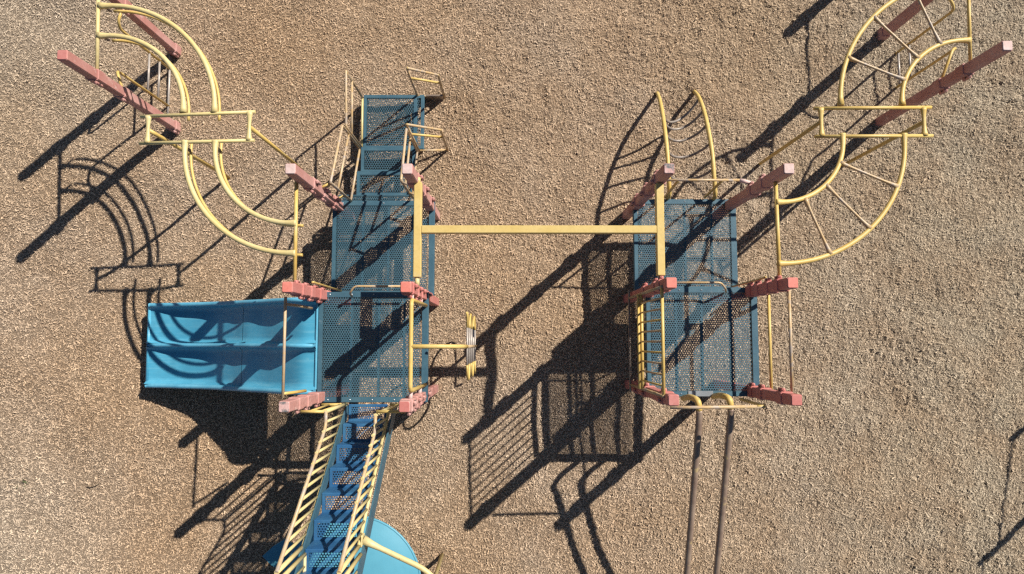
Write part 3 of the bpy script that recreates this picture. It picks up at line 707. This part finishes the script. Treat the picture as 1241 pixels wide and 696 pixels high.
# ------------------------------------------------------------------ arched climber
ac = thing('arch_climber', 'arched climber of two yellow rails with sagging steel rungs, on the slideless tower', 'climber', (2.38, 2.8, 0))
AL = spline([(2.132, 3.614, -0.03), (2.088, 3.386, 0.32), (2.056, 3.081, 0.62), (2.039, 2.767, 0.82), (2.037, 2.457, 0.93), (2.046, 2.119, 0.95), (2.07, 1.93, 0.86), (2.09, 1.90, 0.68)], 6)
AR = spline([(2.673, 3.639, -0.03), (2.639, 3.422, 0.32), (2.617, 3.128, 0.62), (2.608, 2.823, 0.82), (2.622, 2.458, 0.93), (2.634, 2.12, 0.95), (2.671, 1.92, 0.86), (2.70, 1.89, 0.68)], 6)
bar('arched_rail', AL, 0.028, YEL, ac); bar('arched_rail', AR, 0.028, YEL, ac)
AL2, AR2 = spline(AL, 4), spline(AR, 4)
for y, y2, sag, drop in ((3.09, 3.40, 0.24, 0.26), (2.99, 3.14, 0.22, 0.26), (2.78, 2.88, 0.18, 0.26), (2.51, 2.59, 0.14, 0.27), (2.18, 2.23, 0.11, 0.26)):
    a = min(AL2, key=lambda p: abs(p.y - y)); b = min(AR2, key=lambda p: abs(p.y - y2))
    P = []
    for i in range(15):
        t = i / 14; q = a.lerp(b, t); k = 1 - (2 * t - 1) ** 2; k = k ** 0.75; P.append((q.x, q.y - sag * k * 0.55, q.z - drop * k))
    bar('rung', P, 0.0175, RUNGS, ac, 8)

# ------------------------------------------------------------------ sliding poles
sp = thing('banister_slide', 'pair of long brown steel sliding poles with yellow bent tops, running off the near edge', 'slide', (2.3, -2.5, 0))
for x, o in ((2.14, 0.0), (2.50, 0.02)):
    top = rounded([(x - 0.07, -0.675 + o, 1.38), (x - 0.06, -0.64 + o, 1.66), (x - 0.02, -0.66 + o, 1.84), (x + 0.005, -0.80 + o, 1.80), (x + 0.005, -1.0 + o, 1.74)], 0.11, 6)
    n0 = len(top) - 5
    bar('bent_top', top[:n0], 0.036, YEL, sp)
    bar('sliding_pole', top[n0 - 1:] + [(x + 0.005, -2.22, 1.30), (x + 0.01, -4.9, 0.30), (x + 0.01, -5.4, 0.16), (x + 0.01, -5.5, -0.05)], 0.0385, POLES, sp)

# ------------------------------------------------------------------ pull-up bars just outside the right edge; their shadow falls into view
pb = thing('pull_up_bars', 'pull up bars standing beyond the right edge, casting the thin shadow on the chips', 'pull up bars', (8.8, -0.4, 0))
pts = [((9.10, 0.43), 2.40), ((8.46, -1.29), 2.40), ((8.40, -3.0), 2.40)]
for (x, y), h in pts: MB().prism(x, y, -0.05, h, 0.03, 0.03, 0.006).build('post', CORAL, pb)
bar('pull_up_bar', [(9.10, 0.43, 2.34), (8.46, -1.29, 2.10)], 0.017, WORN, pb)
bar('pull_up_bar', [(8.46, -1.29, 2.34), (8.40, -3.0, 2.34)], 0.017, WORN, pb)

# ------------------------------------------------------------------ weeds and twigs in the chips
WEED = paint('weed_green', (0.06, 0.075, 0.03), (0.11, 0.12, 0.05), rough=0.7)
BARK = paint('twig_bark', (0.05, 0.035, 0.025), (0.10, 0.075, 0.05), rough=0.9)
def gz(x, y): return float(hump(np.array([x]), np.array([y]))[0])
def tuft(x, y, n, r, label):
    mb = MB(); g_ = random.Random(int(x * 100)); z = gz(x, y)
    for _ in range(n):
        a = g_.uniform(0, 6.28); l = r * g_.uniform(0.5, 1.2); w_ = 0.006; b = (x + g_.uniform(-0.02, 0.02), y + g_.uniform(-0.02, 0.02))
        c, s_ = math.cos(a), math.sin(a)
        V = [(b[0] - s_ * w_, b[1] + c * w_, z), (b[0] + s_ * w_, b[1] - c * w_, z), (b[0] + c * l * 0.6 + s_ * w_, b[1] + s_ * l * 0.6 - c * w_, z + l * 0.6), (b[0] + c * l * 0.6 - s_ * w_, b[1] + s_ * l * 0.6 + c * w_, z + l * 0.6), (b[0] + c * l, b[1] + s_ * l, z + l * 0.55)]
        mb.add(V, [(0, 1, 2, 3), (3, 2, 4)])
    o = mb.build('grass_tuft', WEED); o['label'] = label; o['category'] = 'grass'
def twig(x, y, l, a, label):
    P = [(x + l * t * math.cos(a + 0.5 * t), y + l * t * math.sin(a + 0.5 * t), gz(x, y) + 0.022 + 0.008 * math.sin(5 * t)) for t in (0, 0.3, 0.6, 1.0)]
    o = MB().tube(P, 0.006, 6, rr=[0.008, 0.007, 0.006, 0.003]).build('twig', BARK); o['label'] = label; o['category'] = 'twig'
tuft(-6.72, -1.95, 9, 0.05, 'tiny green weed sprouting in the chips near the lower left corner')
tuft(-6.86, -1.99, 6, 0.03, 'smaller sparse weed just left of the tiny green weed')
twig(-5.86, -2.00, 0.17, -0.25, 'thin dark twig lying on the chips right of the green weeds')
